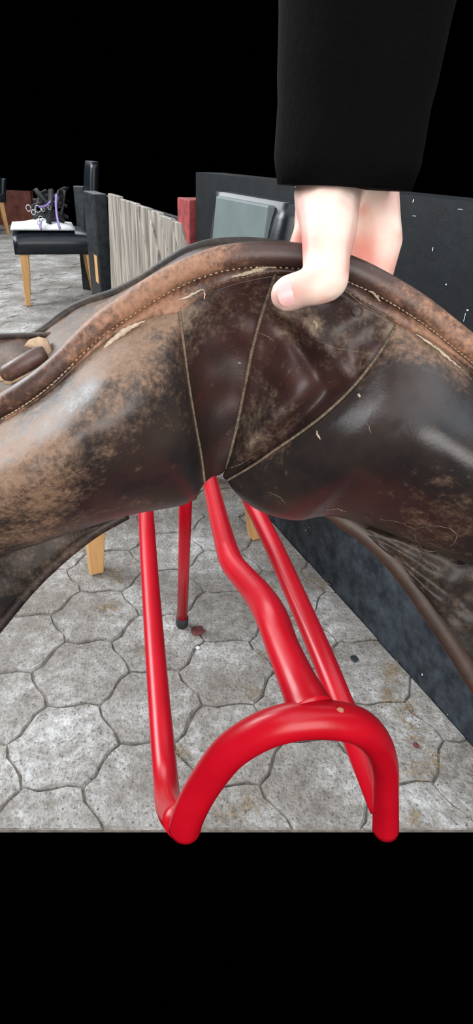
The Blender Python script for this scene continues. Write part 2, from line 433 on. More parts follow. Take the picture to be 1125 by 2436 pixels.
# ------------------------------------------------------------------ chairs
def chair(name, pf, pr, width, seat_th, label, seat_h=0.455, back_h=0.96, recline=0.10, group=None):
    """upholstered chair: pf near front foot, pr near rear foot on the floor; body extends away from the viewer"""
    d = (pr - pf); d.z = 0; depth = d.length; d.normalize()
    s = V((-d.y, d.x, 0))
    if s.y < 0: s = -s
    t = empty(name, (pf + pr) / 2 + s * width / 2, label, 'chair')
    def L(a, b, z): return pf + d * a + s * b + V((0, 0, z))
    seat_b = seat_h - seat_th
    for (a, b, da) in ((0, 0, 0.0), (0, width, 0.0), (depth, 0, 0.03), (depth, width, 0.03)):
        sp = -1 if a == 0 else 1
        rt, rb = 0.026, 0.017
        for_top = (a + (0.02 if a == 0 else -0.035), b)
        top = [L(for_top[0] + i*rt, for_top[1] + j*rt, seat_b + 0.01) for i, j in ((-1,-1),(1,-1),(1,1),(-1,1))]
        mid = [L((a*0.35 + for_top[0]*0.65) + i*rt*.9, b + j*rt*.9, seat_b*0.55) for i, j in ((-1,-1),(1,-1),(1,1),(-1,1))]
        bot = [L(a + i*rb, b + j*rb, 0.001) for i, j in ((-1,-1),(1,-1),(1,1),(-1,1))]
        vs = bot + mid + top
        fs = [(3,2,1,0)] + [(r*4+i, r*4+(i+1) % 4, r*4+4+(i+1) % 4, r*4+4+i) for r in (0, 1) for i in range(4)] + [(8,9,10,11)]
        link('leg', bevel(mesh('leg', vs, fs), 0.002, 1), MAT['oak'], t, False)
    # seat cushion: domed rounded slab
    def cushion(nm, f, nu, nv, mat):
        vs, fs = [], []
        for side_ in (0, 1):
            for i in range(nu + 1):
                for j in range(nv + 1): vs.append(f(i / nu, j / nv, side_))
        n = (nu+1)*(nv+1); id_ = lambda i, j, s_: s_*n + i*(nv+1) + j
        for i in range(nu):
            for j in range(nv):
                fs.append((id_(i,j,0), id_(i+1,j,0), id_(i+1,j+1,0), id_(i,j+1,0))); fs.append((id_(i,j,1), id_(i,j+1,1), id_(i+1,j+1,1), id_(i+1,j,1)))
        for i in range(nu):
            for j in (0, nv): fs.append((id_(i,j,0), id_(i+1,j,0), id_(i+1,j,1), id_(i,j,1)))
        for j in range(nv):
            for i in (0, nu): fs.append((id_(i,j,0), id_(i,j+1,0), id_(i,j+1,1), id_(i,j,1)))
        return link(nm, mesh(nm, vs, fs), mat, t)
    def fs_(u, v, k):
        e = (1 - abs(2*u-1)**6) * (1 - abs(2*v-1)**6)
        z = seat_h - 0.02 + 0.028*e if k == 0 else seat_b + 0.006 * (1 - e)
        return L(-0.035 + u*(depth + 0.03), -0.03 + v*(width + 0.06), z)
    cushion('seat', fs_, 16, 12, MAT['black_leather'])
    zb0, zb1 = seat_b + 0.005, back_h
    def fb(u, v, k):
        e = (1 - abs(2*u-1)**8) * (1 - abs(2*v-1)**8)
        z = zb0 + u * (zb1 - zb0); base = depth + 0.02 + recline * u**1.3
        return L(base - 0.05 - 0.012*e if k == 0 else base + 0.004*e, -0.03 + v*(width + 0.06), z)
    cushion('backrest', fb, 16, 12, MAT['black_leather'])
    return t, L, depth
_p = G(67, 727); _r = ray(110, 640); _d = V((_r.y, -_r.x, 0)).normalized()
ch1, L1, dep1 = chair('dining_chair', _p, _p + _d*0.475, 0.42, 0.135, 'black upholstered chair with oak legs and a white pad, standing beside the dark posts', back_h=0.86, recline=0.05)
# far second chair, facing away at the left edge
ch2, L2, dep2 = chair('dining_chair', G(-55, 560), G(20, 557), 0.42, 0.11, 'distant upholstered chair with oak legs at the left edge, near the red brown wall', back_h=0.60, recline=0.05)
# chair right behind the saddle
ch3, L3, dep3 = chair('dining_chair', G(228, 1358), G(607, 1277), 0.36, 0.11, 'chair with tall reclined backrest and oak legs, right behind the saddle against the black wall', back_h=0.842, recline=0.05)
q = [L3(dep3 + 0.02 - 0.068 + 0.045*((z-.36)/.48), b, z) for b, z in ((0.03, 0.48), (0.33, 0.48), (0.33, 0.835), (0.03, 0.835))]
dd = (L3(1, 0, 0) - L3(0, 0, 0))
bp = prism('sheen_panel', q, [p + dd*0.02 for p in q], MAT['back_sheen'], ch3, 0.004); bp['label'] = 'front of the backrest, daylight sheen painted grey green'

# white pad on the first chair, tack piled on it
def pad_mesh(L, a0, a1, b0, b1, z, th, n=14):
    vs, fs = [], []
    for k in (0, 1):
        for i in range(n+1):
            for j in range(n+1):
                u, v = i/n, j/n; r = 1 - 0.0*u
                e = (1 - abs(2*u-1)**5)*(1 - abs(2*v-1)**5)
                x = lerp(a0, a1, u); y = lerp(b0, b1, v)
                zz = z + (th*(0.35 + 0.65*e) + 0.01*math.sin(9*u+4*v)*e if k == 0 else 0.0)
                vs.append(L(x, y, zz))
    m = (n+1)**2; id_ = lambda i, j, k: k*m+i*(n+1)+j
    for i in range(n):
        for j in range(n):
            fs += [(id_(i,j,0), id_(i+1,j,0), id_(i+1,j+1,0), id_(i,j+1,0)), (id_(i,j,1), id_(i,j+1,1), id_(i+1,j+1,1), id_(i+1,j,1))]
    for i in range(n):
        for j in (0, n): fs += [(id_(i,j,0), id_(i+1,j,0), id_(i+1,j,1), id_(i,j,1)), (id_(j,i,0), id_(j,i+1,0), id_(j,i+1,1), id_(j,i,1))]
    return mesh('saddle_pad', vs, fs)
o = link('saddle_pad', pad_mesh(L1, -0.04, 0.36, -0.01, 0.40, 0.467, 0.035), MAT['white_pad']); tag(o, 'white pad lying on the seat of the black chair', 'pad')
hl = empty('halter', L1(0.24, 0.15, 0.50), 'tangled black halter with steel rings and clips on the white pad', 'halter')
rnd = random.Random(3)
def strap_geo(P, w_, th):
    vs, fs = [], []
    P = [V(p) for p in P]
    for i, p in enumerate(P):
        t = (P[min(i+1, len(P)-1)] - P[max(0, i-1)]).normalized(); sd = t.cross(V((0.3, 1, 0.2))).normalized(); up = t.cross(sd)
        for a, b in ((-1,-1),(1,-1),(1,1),(-1,1)): vs.append(p + sd*w_*a + up*th*b)
    m = len(P)
    for i in range(m-1):
        for k in range(4): fs.append((i*4+k, i*4+(k+1) % 4, i*4+4+(k+1) % 4, i*4+4+k))
    fs += [(3,2,1,0), tuple((m-1)*4+k for k in range(4))]
    return vs, fs
for i in range(9):
    pts = [L1(rnd.uniform(0.10, 0.36), rnd.uniform(0.06, 0.3), rnd.uniform(0.51, 0.70)) for _ in range(4)]
    pts = [tuple(p) for p in pts]
    link('strap', mesh('strap', *strap_geo([V(p) for p in cat(pts, 14)], 0.011, 0.002)), MAT['web'], hl)
link('strap', mesh('strap', *strap_geo([L1(0.20, 0.06, 0.50), L1(0.22, 0.05, 0.6), L1(0.24, 0.06, 0.70)], 0.018, 0.003)), MAT['web'], hl)
link('strap', mesh('strap', *strap_geo([L1(0.30, 0.06, 0.51), L1(0.22, 0.10, 0.58), L1(0.14, 0.06, 0.70)], 0.018, 0.003)), MAT['web'], hl)
def ring(px, py, Z, r, tr, mat, parent, name='ring', tilt=0.3):
    c = W(px, py, Z); P = []
    for k in range(21):
        a = 2*math.pi*k/20; P.append(c + _R*math.cos(a)*r*0.7 + _U*math.sin(a)*r + _F*math.cos(a)*r*tilt)
    return link(name, mesh(name, *tube_geo(P, tr, 6)), mat, parent)
Zc1 = (L1(0.2, 0.02, 0.55) - CAM).dot(_F) - 0.0
for px, py, r in ((68, 495, .020), (90, 497, .022), (80, 505, .016), (103, 498, .014), (97, 520, .016), (118, 494, .012), (92, 530, .012)):
    ring(px, py, Zc1, r, 0.003, MAT['steel'], hl)
ll = [W(x, y, Zc1 - 0.02) for x, y in ((134, 462), (133, 485), (135, 510), (139, 532), (143, 545))]
o = link('lead_strap', mesh('lead_strap', *strap_geo([V(p) for p in cat([tuple(p) for p in ll], 12)], 0.008, 0.002)), MAT['lilac']); tag(o, 'lilac strap hanging down from the backrest side onto the white pad', 'strap')
ll = [W(x, y, Zc1 - 0.01) for x, y in ((126, 466), (118, 482), (106, 491), (92, 492))]
link('cross_strap', mesh('cross_strap', *strap_geo([V(p) for p in cat([tuple(p) for p in ll], 10)], 0.006, 0.002)), MAT['lilac'], o)
ll = [W(x, y, Zc1 - 0.02) for x, y in ((97, 526), (96, 540), (99, 546))]
link('strap_end', mesh('strap_end', *strap_geo([V(p) for p in cat([tuple(p) for p in ll], 6)], 0.008, 0.002)), MAT['lilac'], o)

# ------------------------------------------------------------------ red saddle stand
stand = empty('saddle_stand', G(433, 1487), 'red painted tubular steel saddle stand with a front hoop under the saddle', 'saddle stand')
TR = 0.0127
def rt(name, pts, r, n=60, sides=24):
    """pts (px, py, Z[, radius])"""
    rr = [p[3] if len(p) > 3 else r for p in pts]
    c = cat([(p[0], p[1], p[2], q_) for p, q_ in zip(pts, rr)], n)
    return tube(name, [W(p[0], p[1], p[2]) for p in c], [p[3] for p in c], MAT['red'], stand, sides)
hoop = rt('hoop', [(439, 1971, .4735, .0130), (452, 1930, .462, .0130), (487, 1865, .447, .0130), (545, 1790, .424, .0131), (620, 1741, .409, .0130), (700, 1716, .402, .0131),
                   (780, 1712, .405, .0132), (850, 1727, .415, .0130), (893, 1765, .436, .0118), (914, 1820, .473, .0112), (917, 1890, .515, .0114), (917, 1971, .557, .0125)], TR, 110, 28)
hoop['label'] = 'arched red front hoop'
spine = rt('spine_tube', [(740, 1692, .409, .0170), (724, 1655, .418, .0150), (703, 1610, .432, .0137), (671, 1535, .462, .0131), (647, 1470, .495, .0138), (618, 1420, .54, .0136), (585, 1380, .58, .0128), (558, 1348, .615, .0125),
                          (546, 1325, .64, .0127), (538, 1300, .67, .0123), (517, 1220, .79, .0122), (499, 1140, .95, .0122), (482, 1060, 1.15, .0122)], TR, 120, 24)
weld = []
rt('side_rail', [(341, 1150, 1.06), (347, 1222, .97), (355, 1350, .87), (367, 1520, .76), (381, 1700, .665), (394, 1850, .60), (403, 1920, .548), (430, 1958, .482)], TR, 50)
rt('side_rail', [(560, 1120, 1.02), (604, 1205, .90), (660, 1320, .79), (718, 1450, .70), (770, 1570, .635), (818, 1690, .590), (862, 1800, .562), (912, 1925, .538)], TR, 50)
foot = G(433, 1487)
leg_top = W(446, 1050, 0.98)
dv = (leg_top - foot)
tube('rear_leg', [foot + dv * 0.035, foot + dv*0.5, leg_top], 0.0118, MAT['red'], stand, 20)
o = tube('rubber_foot', [foot + dv*0.0015 + V((0,0,0.001)), foot + dv * 0.01, foot + dv*0.058, foot + dv*0.060], [0.0128, 0.0140, 0.0140, 0.0120], MAT['rubber'], stand, 20); o['label'] = 'black rubber foot'
# rust chips and drip on the hoop
def blob(name, px, py, Z, rx, ry, rz, mat, parent, seg=14, axis=0.0):
    bm = bmesh.new(); bmesh.ops.create_uvsphere(bm, u_segments=seg, v_segments=seg//2+2, radius=1)
    c = W(px, py, Z); ca, sa = math.cos(axis), math.sin(axis)
    for v in bm.verts:
        nz = 1 + 0.25*noise.noise(v.co*1.7 + V((px, py, 0)))
        x, y, z = v.co.x*rx*nz, v.co.y*ry*nz, v.co.z*rz
        v.co = c + _R*(x*ca - y*sa) + _U*(x*sa + y*ca) + _F*z
    me = bpy.data.meshes.new(name); bm.to_mesh(me); bm.free(); return link(name, me, mat, parent)
blob('rust_chip', 637, 1466, .4935 - 0.0002, .0045, .0022, .0012, MAT['rust'], spine, axis=0.15)
blob('rust_chip', 809, 1690, .3975, .0026, .0022, .0009, MAT['rust'], hoop)
pp = [(848, 1680, .411), (858, 1700, .4045), (864, 1722, .4035), (863, 1745, .4065)]

# ------------------------------------------------------------------ the saddle
sad = empty('saddle', W(540, 1135, 0.40), 'worn dark brown leather saddle lifted by its cantle, showing the panels underneath', 'saddle')
sad['support'] = 'held'
def coons(top, bot, lef, rig, nu, nv):
    T, B, Lf, Rg = cat(top, nu), cat(bot, nu), cat(lef, nv), cat(rig, nv)
    g = []
    for j in range(nv + 1):
        v = j / nv; row = []
        for i in range(nu + 1):
            u = i / nu
            row.append(tuple((1-v)*T[i][k] + v*B[i][k] + (1-u)*Lf[j][k] + u*Rg[j][k] - ((1-u)*(1-v)*T[0][k] + u*(1-v)*T[nu][k] + (1-u)*v*B[0][k] + u*v*B[nu][k]) for k in range(3)))
        g.append(row)
    return g
BL = [(290, 790, 70, .55), (380, 720, 50, .5), (40, 1200, 110, .50), (150, 1130, 90, .25), (-20, 1050, 90, .35), (330, 830, 80, .35), (400, 930, 60, .15), (240, 870, 60, .25), (80, 1010, 70, .2),
      (1010, 800, 60, .62), (930, 790, 40, .4), (1090, 850, 60, .55), (870, 880, 25, .3), (860, 960, 30, .2), (980, 1110, 70, .15), (1100, 1150, 60, .1), (960, 1290, 60, .2), (1060, 1260, 60, .2),
      (690, 740, 55, .35), (745, 770, 16, .9), (640, 1000, 50, .45), (600, 1060, 40, .3), (560, 720, 90, .1), (430, 740, 25, .7), (520, 690, 50, .2), (800, 820, 40, .2),
      (700, 890, 60, -.1), (250, 1150, 70, -.25), (440, 1080, 70, -.35), (440, 900, 60, -.2), (830, 1120, 120, -.3), (1000, 950, 70, -.5), (1080, 1000, 60, -.2)]
def wear(px, py):
    return sum(a*math.exp(-((px-x)**2 + (py-y)**2)/(2*s_*s_)) for x, y, s_, a in BL)
RL = [(290, 740, 90, .35), (420, 660, 70, .40), (520, 610, 40, .25), (30, 940, 80, -.25), (620, 600, 50, -.25), (700, 610, 70, -.45), (860, 650, 70, -.35), (990, 730, 60, .2), (1100, 810, 60, .35), (150, 860, 60, -.05)]
def put_wear(me, base=0.0, blobs=None):
    at = me.attributes.new('wear', 'FLOAT', 'POINT')
    vals = []
    for v in me.vertices:
        d = v.co - CAM; z = d.dot(_F); px = 562.5 + d.dot(_R)/z*FPX; py = 1218 - d.dot(_U)/z*FPX
        vals.append(base + (wear(px, py) if blobs is None else sum(a*math.exp(-((px-x)**2 + (py-y)**2)/(2*s_*s_)) for x, y, s_, a in blobs)))
    at.data.foreach_set('value', vals)
def body(name, g, front, back, mat, parent, label=None, wbase=0.0, ripple=0.0006):
    """closed solid from a px/py/Z grid; front/back give how far each side stands off the grid (metres along the view depth)"""
    nv, nu = len(g) - 1, len(g[0]) - 1; vs, fs = [], []
    for k in (0, 1):
        for j in range(nv + 1):
            for i in range(nu + 1):
                px, py, Z = g[j][i]; u, v = i/nu, j/nv
                if k == 0: z = Z - front(u, v) + ripple * noise.noise(V((px*.016, py*.016, 3.1))) * min(1, 8*u*(1-u)*2) * min(1, 8*v*(1-v)*2)*4
                else: z = Z + back(u, v)
                vs.append(W(px, py, z))
    n = (nu+1)*(nv+1); idd = lambda i, j, k: k*n + j*(nu+1) + i
    for j in range(nv):
        for i in range(nu):
            fs += [(idd(i,j,0), idd(i,j+1,0), idd(i+1,j+1,0), idd(i+1,j,0)), (idd(i,j,1), idd(i+1,j,1), idd(i+1,j+1,1), idd(i,j+1,1))]
    for i in range(nu):
        for j in (0, nv): fs.append((idd(i,j,0), idd(i+1,j,0), idd(i+1,j,1), idd(i,j,1)))
    for j in range(nv):
        for i in (0, nu): fs.append((idd(i,j,0), idd(i,j+1,0), idd(i,j+1,1), idd(i,j,1)))
    me = mesh(name, vs, fs); put_wear(me, wbase)
    o = link(name, me, mat, parent)
    if label: o['label'] = label
    return o
def edge(u, p=4): return max(0.0, 1 - abs(2*u - 1)**p)
def circ(t): return math.sqrt(max(0.0, 1 - min(1, max(0, t))**2))

seamL = [(427, 742, .3095), (438, 830, .318), (450, 920, .328), (465, 1010, .341), (478, 1080, .356), (487, 1148, .374)]
seamC = [(655, 652, .3045), (625, 740, .320), (600, 830, .336), (582, 920, .350), (564, 1010, .364), (550, 1070, .374), (538, 1118, .384)]
seamR = [(945, 772, .302), (895, 850, .306), (840, 920, .311), (780, 978, .319), (720, 1025, .330), (655, 1070, .344), (600, 1108, .360), (540, 1143, .380)]
weltc = [(-130, 1045, .372), (-60, 1000, .354), (0, 966, .345), (60, 930, .337), (120, 885, .331), (180, 828, .326), (240, 772, .321), (300, 730, .317), (360, 690, .313), (420, 656, .309), (480, 630, .3055), (540, 613, .3025),
         (600, 606, .3005), (660, 606, .2995), (720, 610, .299), (780, 622, .2985), (840, 643, .2985), (900, 672, .299), (960, 707, .2995), (1020, 747, .301), (1080, 795, .304), (1140, 845, .309), (1200, 898, .316), (1280, 960, .330)]
# left panel
topL = [(-130, 1082, .366), (-60, 1040, .350), (0, 1006, .342), (60, 972, .335), (120, 928, .330), (180, 872, .3255), (240, 818, .321), (300, 782, .3175), (360, 752, .314), (427, 742, .3095)]
botL = [(-130, 1392, .385), (-60, 1355, .378), (0, 1324, .372), (100, 1292, .372), (200, 1258, .374), (300, 1228, .378), (380, 1212, .380), (430, 1203, .380), (462, 1186, .378), (487, 1148, .374)]
lefL = [(-130, 1082, .366), (-130, 1230, .362), (-130, 1392, .385)]
gL = coons(topL, botL, lefL, seamL, 90, 60)
def prof(v):      # fat cushion: rises from the seam, turns under at the bottom
    if v < 0.5: return 1 - (1 - v/0.5)**2.2
    return circ((v - 0.5)/0.5)
def frontL(u, v):
    gu = 1 - max(0, (u - 0.62)/0.38)**2.4 if u > .62 else 1.0
    return 0.040*prof(v)*(0.25 + 0.75*gu)*(1 if v > 0 else 0) * (circ(max(0, (u-.93)/.07))) + 0.0
p1 = body('panel', gL, frontL, lambda u, v: 0.052*circ(2*v-1 if v > .5 else 0)*(circ(max(0, (u-.8)/.2))) + 0.004, MAT['leather'], sad, 'left panel, scuffed tan over dark leather', 0.06, 0.0003)
# gussets between the panels
topB = [(427, 742, .3095), (470, 708, .310), (530, 680, .3075), (600, 662, .305), (655, 652, .3045)]
botB = [(487, 1148, .374), (505, 1134, .380), (522, 1130, .383), (538, 1118, .384)]
gB = coons(topB, botB, seamL, seamC, 40, 60)
body('gusset', gB, lambda u, v: -0.006*edge(u, 2)*edge(v, 2) - 0.0, lambda u, v: 0.012 + .01*edge(u)*edge(v), MAT['gusset'], sad, 'left gusset, near black', -0.02)
topC = [(655, 652, .3045), (720, 660, .304), (800, 690, .302), (880, 732, .3015), (945, 772, .302)]
botC = [(538, 1118, .384), (533, 1124, .384), (530, 1132, .384), (533, 1138, .383), (540, 1143, .380)]
gC = coons(topC, botC, seamC, seamR, 60, 60)
def frontC(u, v):
    f = 0.011*math.exp(-((u-.52)/.22)**2)*math.exp(-((v-.62)/.30)**2)            # soft central swell
    f -= 0.005*math.exp(-((v-.30 - .25*(u-.4))/.035)**2)*edge(u, 2)               # crease from the grip
    f += 0.006*math.exp(-((v-.22 - .12*(u-.4))/.05)**2)*edge(u, 2)
    f -= 0.006*math.exp(-((u-.86)/.10)**2)*edge(v, 2)
    return f*(1 if 0 < u < 1 else 0)
body('gusset', gC, frontC, lambda u, v: 0.014, MAT['gusset'], sad, 'right gusset, red brown and creased', 0.02, 0.0012)
# right panel
topR = [(945, 772, .302), (1010, 800, .303), (1070, 838, .306), (1130, 885, .311), (1200, 935, .318), (1280, 1000, .332)]
botR = [(540, 1143, .380), (560, 1172, .381), (600, 1206, .382), (650, 1228, .382), (710, 1238, .382), (780, 1228, .380), (870, 1250, .374), (980, 1288, .368), (1120, 1345, .365), (1280, 1420, .372)]
rigR = [(1280, 1000, .332), (1280, 1200, .326), (1280, 1420, .372)]
gR = coons(topR, botR, seamR, rigR, 100, 70)
def frontR(u, v):
    gu = 1 - (1 - min(1, u/0.45))**2.2
    return 0.034*prof(v)*gu*(circ(max(0, (.06-u)/.06))) 
body('panel', gR, frontR, lambda u, v: 0.050*circ(2*v-1 if v > .5 else 0)*circ(max(0, (.2-u)/.2)) + 0.004, MAT['leather'], sad, 'right panel, dark with a bluish sheen', -0.03, 0.00015)
# facing strip between welt and panels
stT = [(x, y + 26, z + .0035) for x, y, z in weltc]
def low(x):
    pts = topL[:-1] + topB[:-1] + topC[:-1] + topR
    for a, b in zip(pts, pts[1:]):
        if a[0] <= x <= b[0]:
            t = (x-a[0])/(b[0]-a[0]); return lerp(a[1], b[1], t), lerp(a[2], b[2], t)
    return pts[-1][1:] if x > pts[-1][0] else pts[0][1:]
stB = [(x, max(low(x)[0] + 3, y + 30), low(x)[1] + .0004) for x, y, z in weltc]
gs = coons(stT, stB, [stT[0], stB[0]], [stT[-1], stB[-1]], 140, 8)
body('facing_strip', gs, lambda u, v: 0.0022*edge(v, 2), lambda u, v: 0.008, MAT['welt'], sad, 'worn strip between rolled edge and panels', -0.25)
# rolled edge of the cantle
wc = cat(weltc, 160)
wt = tube('rolled_edge', [W(*p) for p in wc], [0.0062 + 0.0006*noise.noise(V((p[0]*.01, 0, 0))) for p in wc], MAT['welt'], sad, 24)
put_wear(wt.data, 0.10, RL)
wt['label'] = 'thick rounded leather edge'
# seat leather behind the cantle, its dark far edge
band = [(70, 806, .368), (110, 780, .366), (160, 742, .364), (210, 718, .361), (270, 698, .357), (330, 668, .352), (390, 630, .346), (440, 600, .341), (490, 583, .337), (540, 577, .334), (600, 577, .332), (660, 583, .330), (730, 596, .329), (800, 616, .329),
        (870, 650, .330), (940, 690, .332), (1020, 745, .336), (1100, 806, .342), (1200, 890, .352)]
bt = cat(band, 100)
o = tube('seat_edge', [W(*p) for p in bt], [0.0028]*len(bt), MAT['flap'], sad, 12); put_wear(o.data, 0.0); o['label'] = 'dark worn seat edge'
front_edge = [(60, 930, .3415), (100, 903, .3365), (140, 868, .3335), (190, 818, .329), (250, 765, .324), (320, 716, .3205), (380, 680, .3165), (430, 653, .313), (480, 632, .3095), (540, 614, .3065), (600, 608, .3045), (660, 608, .3035), (730, 613, .3025), (800, 632, .3025),
        (870, 660, .303), (940, 698, .303), (1020, 750, .305), (1100, 814, .310), (1200, 900, .320)]
g = coons(band, front_edge, [band[0], front_edge[0]], [band[-1], front_edge[-1]], 120, 14)
body('seat', g, lambda u, v: 0.003*edge(v, 2), lambda u, v: 0.012 + 0.05*edge(v, 2)*edge(u, 4), MAT['seat'], sad, None, 0.05)
# skirt at the far left with girth keeper and torn felt
skT = [(-120, 806, .372), (-40, 802, .369), (30, 799, .366), (110, 797, .362), (200, 790, .358)]
skB = [(-120, 1030, .372), (-40, 985, .358), (30, 945, .347), (100, 900, .342), (200, 815, .337)]
g = coons(skT, skB, [skT[0], skB[0]], [skT[-1], skB[-1]], 40, 30)
body('skirt', g, lambda u, v: 0.002*edge(v, 2), lambda u, v: 0.006, MAT['seat'], sad, 'brown skirt left of the rolled edge', 0.0)
o = tube('skirt_edge', [W(*p) for p in cat([(-120, 806, .370), (-40, 802, .367), (30, 799, .364), (110, 797, .360), (180, 792, .357)], 30)], 0.0018, MAT['flap'], sad, 10); put_wear(o.data)
kp = [(10, 893, .343), (18, 888, .342), (60, 864, .3405), (100, 842, .3395), (108, 838, .340)]
o = tube('keeper_roll', [W(*p) for p in kp], [.0035, .0052, .0054, .0050, .0036], MAT['welt'], sad, 20); put_wear(o.data, -0.2); o['label'] = 'short dark leather roll'
def patch(name, outline_, Z, th, mat, parent, label=None, seed=1):
    P = [W(x, y, Z(x, y) if callable(Z) else Z) for x, y in outline_]; n = len(P)
    c = sum(P, V())/n; vs = [p + _F*th*.6 for p in P] + [lerp(p, c, .0) - _F*th*.1 for p in P] + [p.lerp(c, .25) - _F*th*(0.9+.3*noise.noise(p*300)) for p in P] + [c - _F*th]
    fs = [tuple(range(n))] + [(i, (i+1) % n, n+(i+1) % n, n+i) for i in range(n)] + [(n+i, n+(i+1) % n, 2*n+(i+1) % n, 2*n+i) for i in range(n)] + [(2*n+i, 2*n+(i+1) % n, 3*n) for i in range(n)]
    o = link(name, mesh(name, vs, fs), mat, parent)
    if label: o['label'] = label
    return o
patch('torn_felt', [(58, 822), (70, 808), (92, 801), (112, 806), (118, 822), (130, 838), (128, 850), (112, 858), (106, 845), (98, 833), (80, 831)], .3490, .003, MAT['felt'], sad, 'pale torn felt showing')
patch('torn_felt', [(10, 898), (40, 896), (75, 882), (108, 858), (128, 846), (120, 862), (90, 884), (50, 904), (22, 916), (6, 912)], .3440, .002, MAT['felt'], sad, 'pale torn felt showing')
patch('torn_felt', [(-20, 884), (2, 880), (18, 888), (20, 900), (0, 908), (-20, 906)], .344, .002, MAT['felt'], sad)
# pale frayed backing along the strip
def lint(pts, Zf, wd, name='frayed_backing'):
    c = cat(pts, 30); P = [W(p[0] + 2*noise.noise(V((p[0]*.2, p[1]*.2, 0))), p[1] + 3*noise.noise(V((p[0]*.15, 5, 0))), Zf(p[0])) for p in c]
    R_ = [0.0002 + wd*math.sin(math.pi*min(1, max(0, (i+.3)/len(c))))*(0.75 + 0.5*noise.noise(V((i*.5, 1.3, 0)))) for i in range(len(c))]
    return link(name, mesh(name, *tube_geo(P, R_, 8)), MAT['lint'], sad)
zt = lambda x: min(low(x)[1], 9) - 0.0022
lint([(548, 660), (580, 652), (620, 640), (650, 633), (682, 629)], lambda x: zt(x) - .0006, .0015)
lint([(617, 636), (640, 634), (665, 631), (680, 634)], lambda x: zt(x) - .0014, .0015)
lint([(424, 713), (445, 707), (465, 696), (482, 688)], lambda x: zt(x) - .001, .0007)
lint([(482, 688), (486, 694), (487, 712)], lambda x: zt(x) - .001, .0003)
lint([(238, 842), (265, 812), (300, 786), (325, 772), (345, 764)], lambda x: zt(x) - .0015, .0019)
lint([(860, 672), (875, 682), (890, 700), (905, 716)], lambda x: zt(x) - .0010, .0008)
lint([(990, 795), (1040, 830), (1075, 860), (1100, 880)], lambda x: zt(x) - .0018, .0007)
# stitching
def stitches(name, pts, off, mat, length=0.0019, gap=0.0010, r=0.0004, cord=None, lab=None, jit=0.0002, dy=0):
    c = cat(pts, 240); P = [W(p[0], p[1] + dy, p[2] - off) for p in c]
    vs, fs = [], []; acc = 0; seg = [P[0]]; on = True; i = 1
    def flush(sg):
        if len(sg) < 2: return
        j = V((random.uniform(-1,1), random.uniform(-1,1), random.uniform(-1,1)))*jit
        a, b = sg[0] + j, sg[-1] - j; m_ = (a+b)/2 - _F*r*0.8
        v_, f_ = tube_geo([a, m_, b], [r*.6, r, r*.6], 5); k = len(vs); vs.extend(v_); fs.extend([tuple(q+k for q in f) for f in f_])
    for p in P[1:]:
        rem = p - seg[-1] if seg else p - last
        start = seg[-1] if seg else last; Lr = rem.length
        while Lr > 0:
            need = (length if on else gap) - acc
            if Lr >= need:
                start = start + rem.normalized()*need if rem.length > 0 else start
                Lr -= need; acc = 0
                if on: seg.append(start); flush(seg); seg = []; last = start; on = False
                else: on = True; seg = [start]
            else:
                acc += Lr; Lr = 0
                if on: seg.append(p)
                else: last = p
            rem = p - start
    if cord:
        v_, f_ = tube_geo([p + _F*cord*0.6 for p in P], cord, 8); k = len(vs); vs.extend(v_); fs.extend([tuple(q+k for q in f) for f in f_])
    o = link(name, mesh(name, vs, fs), mat, sad); o['kind'] = 'stuff'
    if lab: o['label'] = lab
stitches('seam_stitching', seamL, 0.0012, MAT['thread_dark'], .0012, .0005, .00042, .0008)
stitches('seam_stitching', seamC[:], 0.0014, MAT['thread_dark'], .0016, .0004, .0007, .0010)
stitches('seam_stitching', seamR, 0.0014, MAT['thread_dark'], .0014, .0006, .00045, .0008)
stitches('edge_stitching', [(x, y + 33 + (0 if x < 300 else 0), z - .0008) for x, y, z in weltc if x < 200], 0.0030, MAT['thread'], .0024, .0004, .0005)
stitches('edge_stitching', [(x, y + 31, z - .0008) for x, y, z in weltc if 180 <= x <= 720], 0.0026, MAT['thread'], .0014, .0016, .00042)
stitches('edge_stitching', [(x, y + 33, z - .0008) for x, y, z in weltc if x >= 780], 0.0026, MAT['thread'], .0018, .0006, .0004)
stitches('gusset_stitching', [(p[0], p[1] - 6, p[2] - .0022) for p in topB], 0.0012, MAT['thread_dark'], .0016, .001, .0004)
stitches('gusset_stitching', [(p[0], p[1] - 8, p[2] - .0022) for p in topC[1:]], 0.0012, MAT['thread_dark'], .0022, .0006, .0005)
# flaps
fT = [(-130, 1370, .41), (-40, 1320, .405), (60, 1290, .40), (160, 1262, .40), (240, 1240, .40), (300, 1222, .40)]
fB = [(-130, 1640, .44), (-60, 1560, .43), (0, 1490, .425), (70, 1405, .418), (130, 1345, .412), (185, 1298, .406), (235, 1262, .402), (300, 1226, .40)]
g = coons(fT, fB, [fT[0], fB[0]], [fT[-1], fB[-1]], 40, 24)
body('flap', g, lambda u, v: 0.004*edge(v, 2), lambda u, v: 0.008, MAT['flap'], sad, 'left flap, dark underside', -0.05)
e = cat(fB, 60); o = tube('flap_edge', [W(p[0], p[1] - 3, p[2] - .002) for p in e], 0.0040, MAT['flap'], sad, 14); put_wear(o.data, 0.0)
fT2 = [(700, 1190, .392), (780, 1212, .389), (900, 1240, .386), (1000, 1250, .382), (1120, 1250, .38), (1280, 1280, .385)]
fB2 = [(735, 1222, .392), (790, 1232, .392), (850, 1268, .392), (910, 1320, .394), (965, 1385, .398), (1020, 1465, .404), (1070, 1540, .41), (1125, 1630, .418), (1200, 1750, .43), (1280, 1880, .445)]
g = coons(fT2, fB2, [fT2[0], fB2[0]], [fT2[-1], fB2[-1]], 70, 50)
